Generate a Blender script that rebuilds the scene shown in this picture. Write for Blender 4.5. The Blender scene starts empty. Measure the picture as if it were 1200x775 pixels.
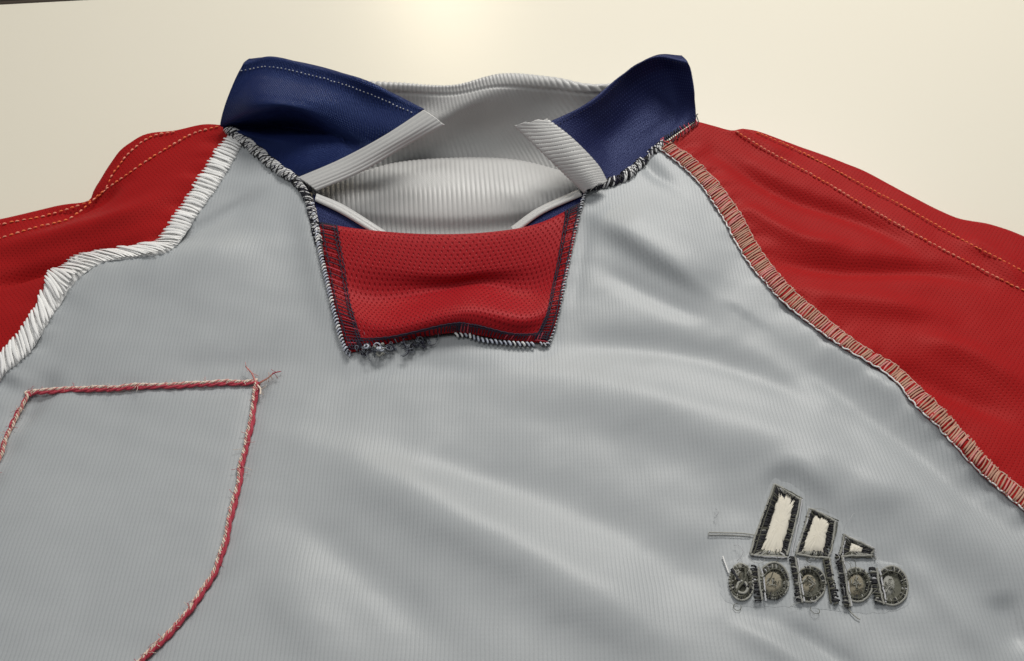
import bpy, math, random
import numpy as np
from mathutils import Vector, Matrix
from mathutils.geometry import delaunay_2d_cdt

random.seed(7)
rng = np.random.default_rng(7)
scene = bpy.context.scene
col = scene.collection

# ------------------------------------------------------------------ camera
PITCH, DIST, FPX = math.radians(50.0), 40.0, 1083.0      # centimetres / photo pixels
CAM = np.array([0.0, -DIST * math.cos(PITCH), DIST * math.sin(PITCH)])
cd = bpy.data.cameras.new('camera')
cam = bpy.data.objects.new('camera', cd)
col.objects.link(cam)
cam.location = CAM * 0.01
cam.rotation_euler = (math.radians(90) - PITCH, 0, 0)
cd.sensor_fit = 'HORIZONTAL'
cd.angle = 2 * math.atan(600.0 / FPX)
cd.clip_start, cd.clip_end = 0.01, 50
scene.camera = cam

# ------------------------------------------------------------------ light
world = bpy.data.worlds.new('World')
scene.world = world
world.use_nodes = True
bg = world.node_tree.nodes['Background']
bg.inputs[0].default_value = (0.97, 0.985, 1.0, 1)
bg.inputs[1].default_value = 0.20


def area(name, loc, target, sx, sy, power, color):
    ld = bpy.data.lights.new(name, 'AREA')
    ld.shape = 'RECTANGLE'
    ld.size, ld.size_y, ld.energy, ld.color = sx, sy, power, color
    o = bpy.data.objects.new(name, ld)
    col.objects.link(o)
    o.location = loc
    o.rotation_euler = (Vector(target) - Vector(loc)).to_track_quat('-Z', 'Y').to_euler()
    return o


area('window_light', (0.27, 0.74, 0.90), (0, 0.06, 0), 0.52, 0.32, 12.2, (1.0, 0.97, 0.92))
area('overhead_fill', (-0.45, -0.15, 1.9), (0, 0.1, 0), 0.7, 0.7, 8, (1.0, 0.985, 0.96))  # unseen soft fill, added overhead to brighten the collar back
area('room_lamp', (-0.16, 1.78, 0.80), (-0.05, 0.35, 0), 0.20, 0.18, 3.2, (1.0, 0.86, 0.62))

scene.view_settings.view_transform = 'Standard'
scene.view_settings.look = 'None'
scene.view_settings.exposure = -0.12
scene.view_settings.gamma = 1.0
scene.cycles.use_denoising = True

# ------------------------------------------------------------------ helpers: coordinates (cm)
F = np.array([0, math.cos(PITCH), -math.sin(PITCH)])
U = np.array([0, math.sin(PITCH), math.cos(PITCH)])
R_ = np.array([1.0, 0, 0])


def at(px, py, z):
    """point at height z (cm) above the table"""
    px, py, z = np.broadcast_arrays(np.asarray(px, float), np.asarray(py, float), np.asarray(z, float))
    d = F + R_ * ((px - 600) / FPX)[..., None] + U * ((387.5 - py) / FPX)[..., None]
    t = (z - CAM[2]) / d[..., 2]
    return CAM + d * t[..., None]


def spline(pts, n):
    """Catmull-Rom through pts, n samples evenly spaced by length"""
    P = np.asarray(pts, float)
    if len(P) == 2:
        t = np.linspace(0, 1, n)[:, None]
        return P[0] * (1 - t) + P[1] * t
    Q = np.vstack([2 * P[0] - P[1], P, 2 * P[-1] - P[-2]])
    out = []
    for i in range(len(P) - 1):
        a, b, c, d = Q[i:i + 4]
        t = np.linspace(0, 1, 24, endpoint=False)[:, None]
        out.append(0.5 * (2 * b + (c - a) * t + (2 * a - 5 * b + 4 * c - d) * t ** 2 + (3 * b - a - 3 * c + d) * t ** 3))
    out.append(P[-1:])
    C = np.vstack(out)
    s = np.concatenate([[0], np.cumsum(np.linalg.norm(np.diff(C, axis=0), axis=1))])
    q = np.linspace(0, s[-1], n)
    return np.stack([np.interp(q, s, C[:, k]) for k in range(C.shape[1])], 1)


def uspline(pts, n):
    """Catmull-Rom with uniform parameter (keeps columns matched)"""
    P = np.asarray(pts, float)
    Q = np.vstack([2 * P[0] - P[1], P, 2 * P[-1] - P[-2]])
    x = np.linspace(0, len(P) - 1 - 1e-9, n)
    i = x.astype(int)
    t = (x - i)[:, None]
    a, b, c, d = Q[i], Q[i + 1], Q[i + 2], Q[i + 3]
    return 0.5 * (2 * b + (c - a) * t + (2 * a - 5 * b + 4 * c - d) * t ** 2 + (3 * b - a - 3 * c + d) * t ** 3)


def length(C):
    return float(np.linalg.norm(np.diff(C, axis=0), axis=1).sum())


# ------------------------------------------------------------------ cloth height field (cm)
CTRL = [  # photo x, y, height
    (-60, 268, 1.1), (0, 262, 1.25), (60, 245, 1.1), (118, 215, 1.7), (150, 172, 2.3), (200, 152, 2.5), (258, 150, 2.8),
    (275, 162, 2.8), (225, 250, 2.2), (165, 290, 1.9), (75, 320, 1.7), (0, 425, 1.2), (90, 270, 1.5), (180, 220, 2.1),
    (20, 310, 0.95), (90, 298, 1.2),
    (345, 212, 2.6), (372, 290, 2.0), (395, 370, 1.5), (410, 415, 1.2), (525, 392, 1.35), (640, 402, 1.2), (662, 330, 1.7), (690, 225, 2.4),
    (310, 250, 2.3), (290, 330, 1.9),
    (770, 170, 2.8), (815, 142, 2.85), (870, 160, 2.3), (1000, 208, 1.6), (1100, 255, 1.4), (1200, 310, 1.2), (1270, 345, 1.1),
    (870, 270, 2.1), (1000, 420, 1.7), (1200, 590, 1.5), (800, 280, 2.3), (740, 250, 2.4),
    (1100, 400, 1.5), (1200, 450, 1.3),
    (200, 380, 1.6), (150, 470, 1.0), (40, 600, 0.9), (300, 600, 0.9), (500, 500, 1.0), (600, 700, 0.8), (800, 450, 1.3),
    (900, 620, 1.0), (1150, 700, 1.0), (100, 770, 0.7), (720, 775, 0.8), (270, 440, 1.1), (10, 480, 0.8)]
_c = np.array(CTRL, float)
_cp = at(_c[:, 0], _c[:, 1], _c[:, 2])[:, :2]
_cz = _c[:, 2]
_far = np.array([(-36, 10), (-36, -10), (-36, -30), (-15, -32), (5, -32), (25, -32), (38, -30), (38, -10), (40, 8)], float)
_cp = np.vstack([_cp, _far])
_cz = np.concatenate([_cz, np.full(len(_far), 0.6)])


def _tps(r2):
    return 0.5 * r2 * np.log(r2 + 1e-6)


_n = len(_cp)
_K = _tps(((_cp[:, None] - _cp[None]) ** 2).sum(-1)) + np.eye(_n) * 1.2
_Pm = np.hstack([np.ones((_n, 1)), _cp])
_A = np.block([[_K, _Pm], [_Pm.T, np.zeros((3, 3))]])
_w = np.linalg.solve(_A, np.concatenate([_cz, np.zeros(3)]))

# folds: photo polyline, amplitude cm, half width (far side, near side) cm
FOLDS = [
    # chest, below the placket towards the right
    ([(540, 430), (700, 456), (870, 510), (1010, 568), (1130, 628), (1260, 700)], .40, 1.25, 1.4),
    ([(650, 400), (780, 410), (890, 442), (1000, 500)], -.26, .8, .7),
    ([(350, 512), (470, 570), (600, 640), (720, 708), (850, 790)], .46, 1.2, 1.25),
    ([(480, 520), (640, 572), (760, 632), (900, 735)], -.20, 1.0, .9),
    ([(330, 590), (420, 660), (540, 760)], -.14, .7, .7),
    ([(300, 650), (360, 720), (420, 800)], .14, .9, .9),
    ([(690, 270), (765, 318), (842, 362)], .46, 2.1, .5),
    ([(700, 322), (765, 355), (832, 384)], -.16, .4, .6),
    ([(880, 398), (960, 445), (1060, 520), (1140, 590), (1230, 660)], -.26, .7, .6),
    ([(940, 395), (1040, 462), (1120, 530), (1200, 605)], .22, .45, .5),
    ([(735, 175), (752, 215), (790, 245)], -.22, .35, .4),
    ([(880, 560), (930, 548), (985, 590)], .10, .4, .4),
    ([(905, 715), (960, 745), (1040, 800)], -.20, .35, .35),
    ([(1050, 640), (1100, 690), (1170, 770)], .20, .6, .5),
    ([(1170, 690), (1210, 760)], -.25, .5, .5),
    ([(850, 715), (930, 765), (980, 800)], .16, .4, .4),
    # left chest
    ([(160, 298), (225, 285), (300, 252), (330, 240)], -.26, .35, .5),
    ([(66, 352), (150, 328), (250, 316), (330, 302)], .34, .9, 1.5),
    ([(362, 245), (378, 320), (404, 405)], .26, .35, .75),
    ([(180, 432), (270, 424), (340, 418)], -.12, .6, .6),
    ([(0, 490), (30, 470), (60, 425)], -.22, .6, .6),
    ([(400, 440), (480, 425), (560, 432)], -.10, .5, .5),
    ([(668, 380), (676, 330), (690, 260)], -.10, .3, .35),
    # right sleeve
    ([(830, 200), (910, 235), (1010, 262), (1080, 300)], -.24, .5, .55),
    ([(850, 250), (930, 290), (1010, 300)], .16, .5, .5),
    ([(880, 312), (980, 322), (1080, 318), (1150, 330)], -.22, .5, .5),
    ([(905, 350), (1000, 362), (1100, 372)], .16, .7, .6),
    ([(1010, 440), (1080, 450), (1200, 500)], -.18, .7, .6),
    ([(1060, 400), (1140, 420), (1220, 470)], .18, .6, .7),
    ([(1110, 280), (1160, 300), (1210, 345)], .14, .5, .4),
    ([(820, 160), (870, 178), (930, 200)], .12, .4, .5),
    # left sleeve
    ([(-40, 330), (40, 316), (130, 300), (160, 296)], -.40, .5, .35),
    ([(-40, 292), (60, 278), (160, 262), (215, 235)], .20, .7, .55),
    ([(125, 205), (150, 180), (190, 165)], .22, .5, .7),
    ([(60, 250), (110, 240), (150, 225)], -.22, .4, .5),
]
_folds = []
for pl, amp, wf, wn in FOLDS:
    w3 = spline(at([p[0] for p in pl], [p[1] for p in pl], 1.3)[:, :2], 40)
    _folds.append((w3, amp * (1.15 if len(_folds) < 23 else 1.8), wf, wn))

# lines along which sewing puckers the cloth (photo polylines)
SEAM_L = [(274, 158), (246, 205), (212, 258), (186, 291), (150, 298), (112, 302), (78, 324), (48, 368), (22, 405), (-8, 440), (-50, 480)]
SEAM_R = [(776, 171), (820, 206), (855, 250), (880, 296), (915, 340), (960, 378), (1000, 408), (1045, 434), (1080, 470), (1110, 500), (1150, 545), (1206, 592), (1260, 640)]
POCKET = [[(-60, 640), (-20, 575), (2, 530), (18, 492), (33, 464)], [(33, 464), (40, 460), (120, 456), (210, 452), (302, 448)],
          [(302, 449), (296, 485), (285, 540), (272, 600), (262, 642), (242, 688), (208, 732), (165, 776), (110, 830)]]


def _seg_dist(P, W):
    """distance, signed side and arc parameter of points P to polyline W"""
    A, B = W[:-1], W[1:]
    d = B - A
    L2 = (d ** 2).sum(1)
    best = np.full(len(P), 1e9)
    side = np.zeros(len(P))
    par = np.zeros(len(P))
    s0 = np.concatenate([[0], np.cumsum(np.sqrt(L2))])
    for i in range(len(A)):
        v = P - A[i]
        t = np.clip((v @ d[i]) / L2[i], 0, 1)
        q = v - t[:, None] * d[i]
        dd = np.sqrt((q ** 2).sum(1))
        m = dd < best
        best[m] = dd[m]
        side[m] = np.sign(d[i][0] * v[m, 1] - d[i][1] * v[m, 0])
        par[m] = s0[i] + t[m] * math.sqrt(L2[i])
    return best, side, par, s0[-1]


_pk = [spline(at([p[0] for p in pl], [p[1] for p in pl], z)[:, :2], 60) for pl, z in ((SEAM_L, 1.8), (SEAM_R, 1.8))]
_pk2 = [spline(at([p[0] for p in pl], [p[1] for p in pl], 1.0)[:, :2], 40) for pl in POCKET]
_logo_c = at(955, 650, 1.0)[:2]


_vt = np.random.default_rng(21).uniform(-1, 1, (3, 128, 128))


def vnoise(x, y, k):
    i, j = np.floor(x).astype(int), np.floor(y).astype(int)
    a, b = x - i, y - j
    a, b = a * a * a * (a * (a * 6 - 15) + 10), b * b * b * (b * (b * 6 - 15) + 10)
    t = _vt[k]
    i0, i1, j0, j1 = i % 128, (i + 1) % 128, j % 128, (j + 1) % 128
    return (t[j0, i0] * (1 - a) + t[j0, i1] * a) * (1 - b) + (t[j1, i0] * (1 - a) + t[j1, i1] * a) * b


def _height(P):
    P = np.atleast_2d(np.asarray(P, float))[:, :2]
    r2 = ((P[:, None] - _cp[None]) ** 2).sum(-1)
    z = _tps(r2) @ _w[:_n] + _w[_n] + P @ _w[_n + 1:]
    for W, amp, wf, wn in _folds:
        near = (np.abs(P[:, 0] - W[:, 0].mean()) < np.ptp(W[:, 0]) / 2 + 4) & (np.abs(P[:, 1] - W[:, 1].mean()) < np.ptp(W[:, 1]) / 2 + 4)
        if not near.any():
            continue
        b, sd, par, L = _seg_dist(P[near], W)
        wdt = np.where(sd > 0, wf, wn)
        u = par / L
        taper = np.clip(np.minimum(u, 1 - u) * 3.2, 0, 1)
        taper = taper * taper * (3 - 2 * taper)
        z[near] += amp * (0.25 + 0.75 * taper) * np.exp(-(b / wdt) ** 2) * np.where((u <= 0) | (u >= 1), 0.9, 1)
    for k, W in enumerate(_pk):
        near = (P[:, 0] > W[:, 0].min() - 2) & (P[:, 0] < W[:, 0].max() + 2) & (P[:, 1] > W[:, 1].min() - 2) & (P[:, 1] < W[:, 1].max() + 2)
        if near.any():
            b, sd, par, L = _seg_dist(P[near], W)
            z[near] += np.exp(-(b / .7) ** 2) * (.06 * np.sin(par * 3.1 + k) + .045 * np.sin(par * 6.3 + 2 * k) + .02 * np.sin(par * 11 + np.sin(par * 2)))
    for k, W in enumerate(_pk2):
        near = (P[:, 0] > W[:, 0].min() - 1.5) & (P[:, 0] < W[:, 0].max() + 1.5) & (P[:, 1] > W[:, 1].min() - 1.5) & (P[:, 1] < W[:, 1].max() + 1.5)
        if near.any():
            b, sd, par, L = _seg_dist(P[near], W)
            z[near] += np.exp(-(b / .4) ** 2) * (-.08 + .02 * np.sin(par * 4.1 + k))
    # puckering round the embroidery
    q = P - _logo_c
    rr = np.sqrt((q[:, 0] / 3.6) ** 2 + (q[:, 1] / 2.6) ** 2)
    ring = np.exp(-((rr - 1.1) / .28) ** 2)
    z += ring * .04 * np.sin(np.arctan2(q[:, 1], q[:, 0]) * 9 + 1.0) - .06 * np.exp(-rr ** 4)
    # slow irregularity of the cloth
    x, y = P[:, 0], P[:, 1]
    z += .035 * np.sin(.9 * x + 1.7 * np.sin(.35 * y)) * np.sin(.75 * y + 1.3 * np.sin(.41 * x + 1)) + .012 * np.sin(2.1 * x + 1.1 * y + np.sin(y)) * np.sin(1.7 * y - .8 * x)
    z += .016 * vnoise(x * .55 + y * .35, y * .9 - x * .3, 0) + .008 * vnoise(x * 1.1 + y * .5, y * 1.9 - x * .8, 1) + .003 * vnoise(x * 2.6, y * 3.1, 2)
    return np.maximum(z, .25)


# tabulated once every millimetre, read back by interpolation
_GS, _GX0, _GY0, _GNX, _GNY = .1, -46.0, -38.0, 940, 660
_tab = np.zeros((_GNY, _GNX))
_xs = _GX0 + _GS * np.arange(_GNX)
for _j in range(0, _GNY, 20):
    _yy, _xx = np.meshgrid(_GY0 + _GS * np.arange(_j, _j + 20), _xs, indexing='ij')
    _tab[_j:_j + 20] = _height(np.stack([_xx.ravel(), _yy.ravel()], 1)).reshape(20, _GNX)


def H(P):
    P = np.atleast_2d(np.asarray(P, float))
    fx = np.clip((P[:, 0] - _GX0) / _GS, 0, _GNX - 1.001)
    fy = np.clip((P[:, 1] - _GY0) / _GS, 0, _GNY - 1.001)
    i, j = fx.astype(int), fy.astype(int)
    a, b = fx - i, fy - j
    return (_tab[j, i] * (1 - a) + _tab[j, i + 1] * a) * (1 - b) + (_tab[j + 1, i] * (1 - a) + _tab[j + 1, i + 1] * a) * b


def surf(pts, off=0.0):
    """photo polyline -> points lying on the cloth"""
    a = np.asarray(pts, float)
    z = np.full(len(a), 1.5)
    for _ in range(40):
        p = at(a[:, 0], a[:, 1], z)
        z = z + 0.55 * (H(p) + off - z)
    return at(a[:, 0], a[:, 1], z)


def normal(P):
    P = np.atleast_2d(P)[:, :2]
    e = .08
    dx = (H(P + [e, 0]) - H(P - [e, 0])) / (2 * e)
    dy = (H(P + [0, e]) - H(P - [0, e])) / (2 * e)
    n = np.stack([-dx, -dy, np.ones(len(P))], 1)
    return n / np.linalg.norm(n, axis=1)[:, None]


# ------------------------------------------------------------------ materials
def mat(name):
    m = bpy.data.materials.new(name)
    m.use_nodes = True
    nt = m.node_tree
    return m, nt, nt.nodes['Principled BSDF']


def nd(nt, typ, **kw):
    n = nt.nodes.new(typ)
    for k, v in kw.items():
        if k.startswith('i_'):
            n.inputs[int(k[2:])].default_value = v
        else:
            setattr(n, k, v)
    return n


def mth(nt, op, a, b=None, clamp=False):
    n = nt.nodes.new('ShaderNodeMath')
    n.operation = op
    n.use_clamp = clamp
    for i, v in enumerate((a, b)):
        if v is None:
            continue
        if isinstance(v, (int, float)):
            n.inputs[i].default_value = v
        else:
            nt.links.new(v, n.inputs[i])
    return n.outputs[0]


def mixc(nt, fac, a, b):
    n = nt.nodes.new('ShaderNodeMix')
    n.data_type = 'RGBA'
    if isinstance(fac, (int, float)):
        n.inputs[0].default_value = fac
    else:
        nt.links.new(fac, n.inputs[0])
    for s, v in ((6, a), (7, b)):
        if isinstance(v, tuple):
            n.inputs[s].default_value = (*v, 1)
        else:
            nt.links.new(v, n.inputs[s])
    return n.outputs[2]


def uvxy(nt, warp=0.0):
    tc = nd(nt, 'ShaderNodeUVMap')
    out = tc.outputs[0]
    if warp:
        nz = nd(nt, 'ShaderNodeTexNoise')
        nz.inputs['Scale'].default_value = .6
        nt.links.new(out, nz.inputs['Vector'])
        sc = nd(nt, 'ShaderNodeVectorMath', operation='SCALE')
        sc.inputs['Scale'].default_value = warp
        nt.links.new(nz.outputs['Color'], sc.inputs[0])
        ad = nd(nt, 'ShaderNodeVectorMath', operation='ADD')
        nt.links.new(out, ad.inputs[0])
        nt.links.new(sc.outputs[0], ad.inputs[1])
        out = ad.outputs[0]
    sp = nd(nt, 'ShaderNodeSeparateXYZ')
    nt.links.new(out, sp.inputs[0])
    return sp.outputs[0], sp.outputs[1], out


def noise(nt, vec, scale, detail=2.0):
    n = nd(nt, 'ShaderNodeTexNoise')
    n.inputs['Scale'].default_value = scale
    n.inputs['Detail'].default_value = detail
    nt.links.new(vec, n.inputs['Vector'])
    return n.outputs[0]


def cloth(name, base, dark, px, py, hole, bump, rough=.5, sheen=.25, sheen_tint=(1, 1, 1), spec=.4, slant=0.0, warp=.15, lines=False, srough=.35, spec_tint=(1, 1, 1)):
    """knit with a lattice of stitches px * py cm; base colour varies only by yarn and pore"""
    m, nt, b = mat(name)
    x, y, v = uvxy(nt, warp)
    if slant:
        x = mth(nt, 'ADD', x, mth(nt, 'MULTIPLY', y, slant))
    sx = mth(nt, 'SINE', mth(nt, 'MULTIPLY', x, 2 * math.pi / px))
    sy = mth(nt, 'SINE', mth(nt, 'MULTIPLY', y, 2 * math.pi / py))
    if lines:
        f = mth(nt, 'MULTIPLY_ADD', sx, .5)
        f.node.inputs[2].default_value = .5
        f2 = mth(nt, 'MULTIPLY', sy, .06)
        patt = mth(nt, 'ADD', f, f2, clamp=True)
        pore = mth(nt, 'POWER', patt, 3.0)
    else:
        patt = mth(nt, 'MULTIPLY', sx, sy)
        pore = mth(nt, 'MULTIPLY', mth(nt, 'SUBTRACT', patt, hole), 1 / (1 - hole), clamp=True)
    big = noise(nt, v, .9, 3)
    fine = noise(nt, v, 22.0, 2)
    c = mixc(nt, pore, base, dark)
    c2 = mixc(nt, mth(nt, 'MULTIPLY', mth(nt, 'ADD', mth(nt, 'MULTIPLY', big, .5), mth(nt, 'MULTIPLY', fine, .8)), .42, clamp=True), c, tuple(k * .62 for k in base))
    nt.links.new(c2, b.inputs['Base Color'])
    h = mth(nt, 'ADD', mth(nt, 'MULTIPLY', pore, -1.0), mth(nt, 'MULTIPLY', fine, .5))
    bp = nd(nt, 'ShaderNodeBump')
    bp.inputs['Strength'].default_value = bump
    bp.inputs['Distance'].default_value = .0004
    nt.links.new(h, bp.inputs['Height'])
    nt.links.new(bp.outputs[0], b.inputs['Normal'])
    b.inputs['Roughness'].default_value = rough
    b.inputs['Specular IOR Level'].default_value = spec
    b.inputs['Specular Tint'].default_value = (*spec_tint, 1)
    b.inputs['Sheen Weight'].default_value = sheen
    b.inputs['Sheen Roughness'].default_value = srough
    b.inputs['Sheen Tint'].default_value = (*sheen_tint, 1)
    return m


def thread(name, c1, c2, rough=.6):
    m, nt, b = mat(name)
    tc = nd(nt, 'ShaderNodeTexCoord')
    oi = nd(nt, 'ShaderNodeObjectInfo')
    n = nd(nt, 'ShaderNodeTexNoise')
    n.inputs['Scale'].default_value = 900
    nt.links.new(tc.outputs['Object'], n.inputs['Vector'])
    f = mth(nt, 'ADD', mth(nt, 'MULTIPLY', oi.outputs['Random'], .4), mth(nt, 'MULTIPLY', n.outputs[0], .7), clamp=True)
    nt.links.new(mixc(nt, f, c1, c2), b.inputs['Base Color'])
    b.inputs['Roughness'].default_value = rough
    b.inputs['Sheen Weight'].default_value = .15 if max(c1) > .15 else 0.0
    b.inputs['Specular IOR Level'].default_value = .3
    return m


M = {}
M['grey'] = cloth('grey_knit', (.43, .456, .472), (.382, .406, .422), .145, .17, 0, .12, rough=.49, sheen=.08, spec=.55, lines=True, warp=.12)
M['rib'] = cloth('grey_rib_knit', (.58, .58, .57), (.48, .48, .47), .06, .06, .3, .2, rough=.40, sheen=.08, spec=.6)
M['red'] = cloth('red_mesh_knit', (.37, .012, .017), (.13, .004, .007), .21, .40, .35, .6, rough=.42, sheen=.0, sheen_tint=(1, .3, .3), spec=.2, spec_tint=(1, .35, .35), warp=.1)
M['red_sleeve'] = cloth('red_sleeve_knit', (.37, .011, .012), (.24, .007, .008), .20, .24, .4, .35, rough=.5, sheen=.05, sheen_tint=(1, .3, .2), spec=.16, warp=.25, spec_tint=(1, .35, .3))
M['navy'] = cloth('navy_knit', (.010, .016, .080), (.004, .006, .022), .11, .13, .2, 1.3, rough=.44, sheen=.12, sheen_tint=(.15, .28, 1), spec=.5, spec_tint=(.22, .40, 1))
M['navy_rib'] = cloth('navy_ribbed_knit', (.010, .012, .055), (.06, .07, .20), .13, .34, .55, 1.0, rough=.46, sheen=.15, sheen_tint=(.3, .4, 1), spec=.4, spec_tint=(.3, .42, 1))
M['white_t'] = thread('white_thread', (.76, .76, .75), (.90, .90, .89))
M['cream_t'] = thread('cream_thread', (.60, .46, .36), (.82, .72, .62))
M['tan_t'] = thread('tan_thread', (.36, .17, .11), (.56, .33, .24))
M['pink_t'] = thread('pink_thread', (.50, .14, .13), (.64, .30, .27))
M['crim_t'] = thread('crimson_thread', (.34, .015, .04), (.52, .06, .09))
M['orange_t'] = thread('orange_thread', (.80, .12, .03), (.88, .22, .07))
M['orange2_t'] = thread('faded_orange_thread', (.80, .20, .11), (.88, .36, .24))
M['black_t'] = thread('black_thread', (.010, .010, .013), (.035, .035, .04))
M['navy_t'] = thread('navy_thread', (.008, .008, .02), (.028, .026, .05))
M['blue_t'] = thread('pale_blue_thread', (.42, .46, .56), (.70, .72, .78))
M['grey_t'] = thread('grey_thread', (.20, .20, .18), (.40, .40, .36))
M['olive_t'] = thread('olive_thread', (.05, .05, .04), (.13, .13, .10))
M['slate_t'] = thread('slate_thread', (.07, .08, .10), (.22, .235, .27))
M['felt'] = thread('tan_felt', (.20, .18, .13), (.32, .29, .22), .9)
M['ivory'] = thread('ivory_felt', (.66, .62, .52), (.82, .78, .68), .9)
M['lightgrey_t'] = thread('light_grey_thread', (.42, .43, .45), (.6, .6, .62))

m, nt, b = mat('laminate')
tc = nd(nt, 'ShaderNodeTexCoord')
n1 = noise(nt, tc.outputs['Object'], 3.0, 4)
n2 = noise(nt, tc.outputs['Object'], 420.0, 2)
nt.links.new(mixc(nt, n1, (.735, .70, .60), (.71, .67, .56)), b.inputs['Base Color'])
nt.links.new(mth(nt, 'ADD', mth(nt, 'MULTIPLY', n1, .10), .28), b.inputs['Roughness'])
bp = nd(nt, 'ShaderNodeBump')
bp.inputs['Strength'].default_value = .08
bp.inputs['Distance'].default_value = .0003
nt.links.new(n2, bp.inputs['Height'])
nt.links.new(bp.outputs[0], b.inputs['Normal'])
b.inputs['Specular IOR Level'].default_value = .45
M['table'] = m
m, nt, b = mat('edge_band')
b.inputs['Base Color'].default_value = (.05, .035, .025, 1)
b.inputs['Roughness'].default_value = .5
M['edge'] = m
m, nt, b = mat('floor_brown')
tc = nd(nt, 'ShaderNodeTexCoord')
nt.links.new(mixc(nt, noise(nt, tc.outputs['Object'], 6.0, 4), (.05, .035, .025), (.09, .065, .045)), b.inputs['Base Color'])
b.inputs['Roughness'].default_value = .6
M['floor'] = m


# ------------------------------------------------------------------ helpers: meshes (cm in, m out)
def obj(name, V, Fc, mats, parent=None, smooth=True, uv=None, midx=None, kind=None, solid=0.0):
    me = bpy.data.meshes.new(name)
    V = np.asarray(V, float) * 0.01
    me.from_pydata(V.tolist(), [], [list(map(int, f)) for f in Fc])
    for k in (mats if isinstance(mats, (list, tuple)) else [mats]):
        me.materials.append(M[k])
    if uv is not None:
        lay = me.uv_layers.new(name='UVMap')
        li = np.empty(len(me.loops), int)
        me.loops.foreach_get('vertex_index', li)
        lay.data.foreach_set('uv', np.asarray(uv, float)[li].ravel())
    if midx is not None:
        me.polygons.foreach_set('material_index', np.asarray(midx, int))
    me.polygons.foreach_set('use_smooth', [smooth] * len(me.polygons))
    me.update()
    o = bpy.data.objects.new(name, me)
    col.objects.link(o)
    if parent is not None:
        o.parent = parent
    if kind:
        o['kind'] = kind
    if solid:
        s = o.modifiers.new('thickness', 'SOLIDIFY')
        s.thickness = solid * 0.01
        s.offset = -1
    return o


class Soup:
    """collects several shapes for one part"""
    def __init__(self):
        self.V, self.F, self.m, self.n = [], [], [], 0

    def add(self, V, Fc, mi=0):
        self.V.append(np.asarray(V, float))
        self.F += [[i + self.n for i in f] for f in Fc]
        self.m += [mi] * len(Fc)
        self.n += len(V)

    def tube(self, C, r, mi=0, k=6, closed=False):
        self.add(*tube(C, r, k), mi)

    def build(self, name, mats, parent, kind=None):
        return obj(name, np.vstack(self.V), self.F, mats, parent, midx=self.m, kind=kind)


def tube(C, r, k=6):
    C = np.asarray(C, float)
    n = len(C)
    r = np.broadcast_to(np.asarray(r, float), (n,))
    T = np.gradient(C, axis=0)
    T /= np.linalg.norm(T, axis=1)[:, None] + 1e-9
    ref = np.array([0, 0, 1.0]) if abs(T[:, 2]).mean() < .8 else np.array([1.0, 0, 0])
    A = np.cross(T, ref)
    A /= np.linalg.norm(A, axis=1)[:, None] + 1e-9
    B = np.cross(A, T)
    th = np.linspace(0, 2 * np.pi, k, endpoint=False)
    V = (C[:, None] + r[:, None, None] * (np.cos(th)[None, :, None] * A[:, None] + np.sin(th)[None, :, None] * B[:, None])).reshape(-1, 3)
    Fc = [[i * k + j, i * k + (j + 1) % k, (i + 1) * k + (j + 1) % k, (i + 1) * k + j] for i in range(n - 1) for j in range(k)]
    Fc.append(list(range(k))[::-1])
    Fc.append([(n - 1) * k + j for j in range(k)])
    return V, Fc


def grid_faces(nu, nv):
    return [[j * nu + i, j * nu + i + 1, (j + 1) * nu + i + 1, (j + 1) * nu + i] for j in range(nv - 1) for i in range(nu - 1)]


def loft(rows, nu, nv):
    """rows of (photo x, y, height) -> grid of points (nv, nu, 3)"""
    G = np.stack([uspline(at(*np.array(r, float).T), nu) for r in rows])
    return np.stack([uspline(G[:, i], nv) for i in range(nu)], 1)


def grid_normals(G):
    du = np.gradient(G, axis=1)
    dv = np.gradient(G, axis=0)
    n = np.cross(du, dv)
    n /= np.linalg.norm(n, axis=2)[..., None] + 1e-9
    n[n[..., 2] < 0] *= 1
    return n


def grid_uv(G):
    s = np.concatenate([np.zeros((G.shape[0], 1)), np.cumsum(np.linalg.norm(np.diff(G, axis=1), axis=2), 1)], 1)
    t = np.concatenate([np.zeros((1, G.shape[1])), np.cumsum(np.linalg.norm(np.diff(G, axis=0), axis=2), 0)], 0)
    mid = s.mean(0)
    return np.stack([np.broadcast_to(mid, s.shape), t.mean(1)[:, None] * np.ones_like(s)], -1)


def grid_obj(name, G, mats, parent, solid=.06, flip=False, uv=None):
    nv, nu = G.shape[:2]
    Fc = grid_faces(nu, nv)
    if flip:
        Fc = [f[::-1] for f in Fc]
    return obj(name, G.reshape(-1, 3), Fc, mats, parent, uv=(grid_uv(G) if uv is None else uv).reshape(-1, 2), solid=solid)


def in_poly(P, poly):
    x, y = P[:, 0], P[:, 1]
    inside = np.zeros(len(P), bool)
    j = len(poly) - 1
    for i in range(len(poly)):
        xi, yi = poly[i]
        xj, yj = poly[j]
        c = ((yi > y) != (yj > y))
        with np.errstate(divide='ignore', invalid='ignore'):
            inside ^= c & (x < (xj - xi) * (y - yi) / (yj - yi) + xi)
        j = i
    return inside


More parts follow.
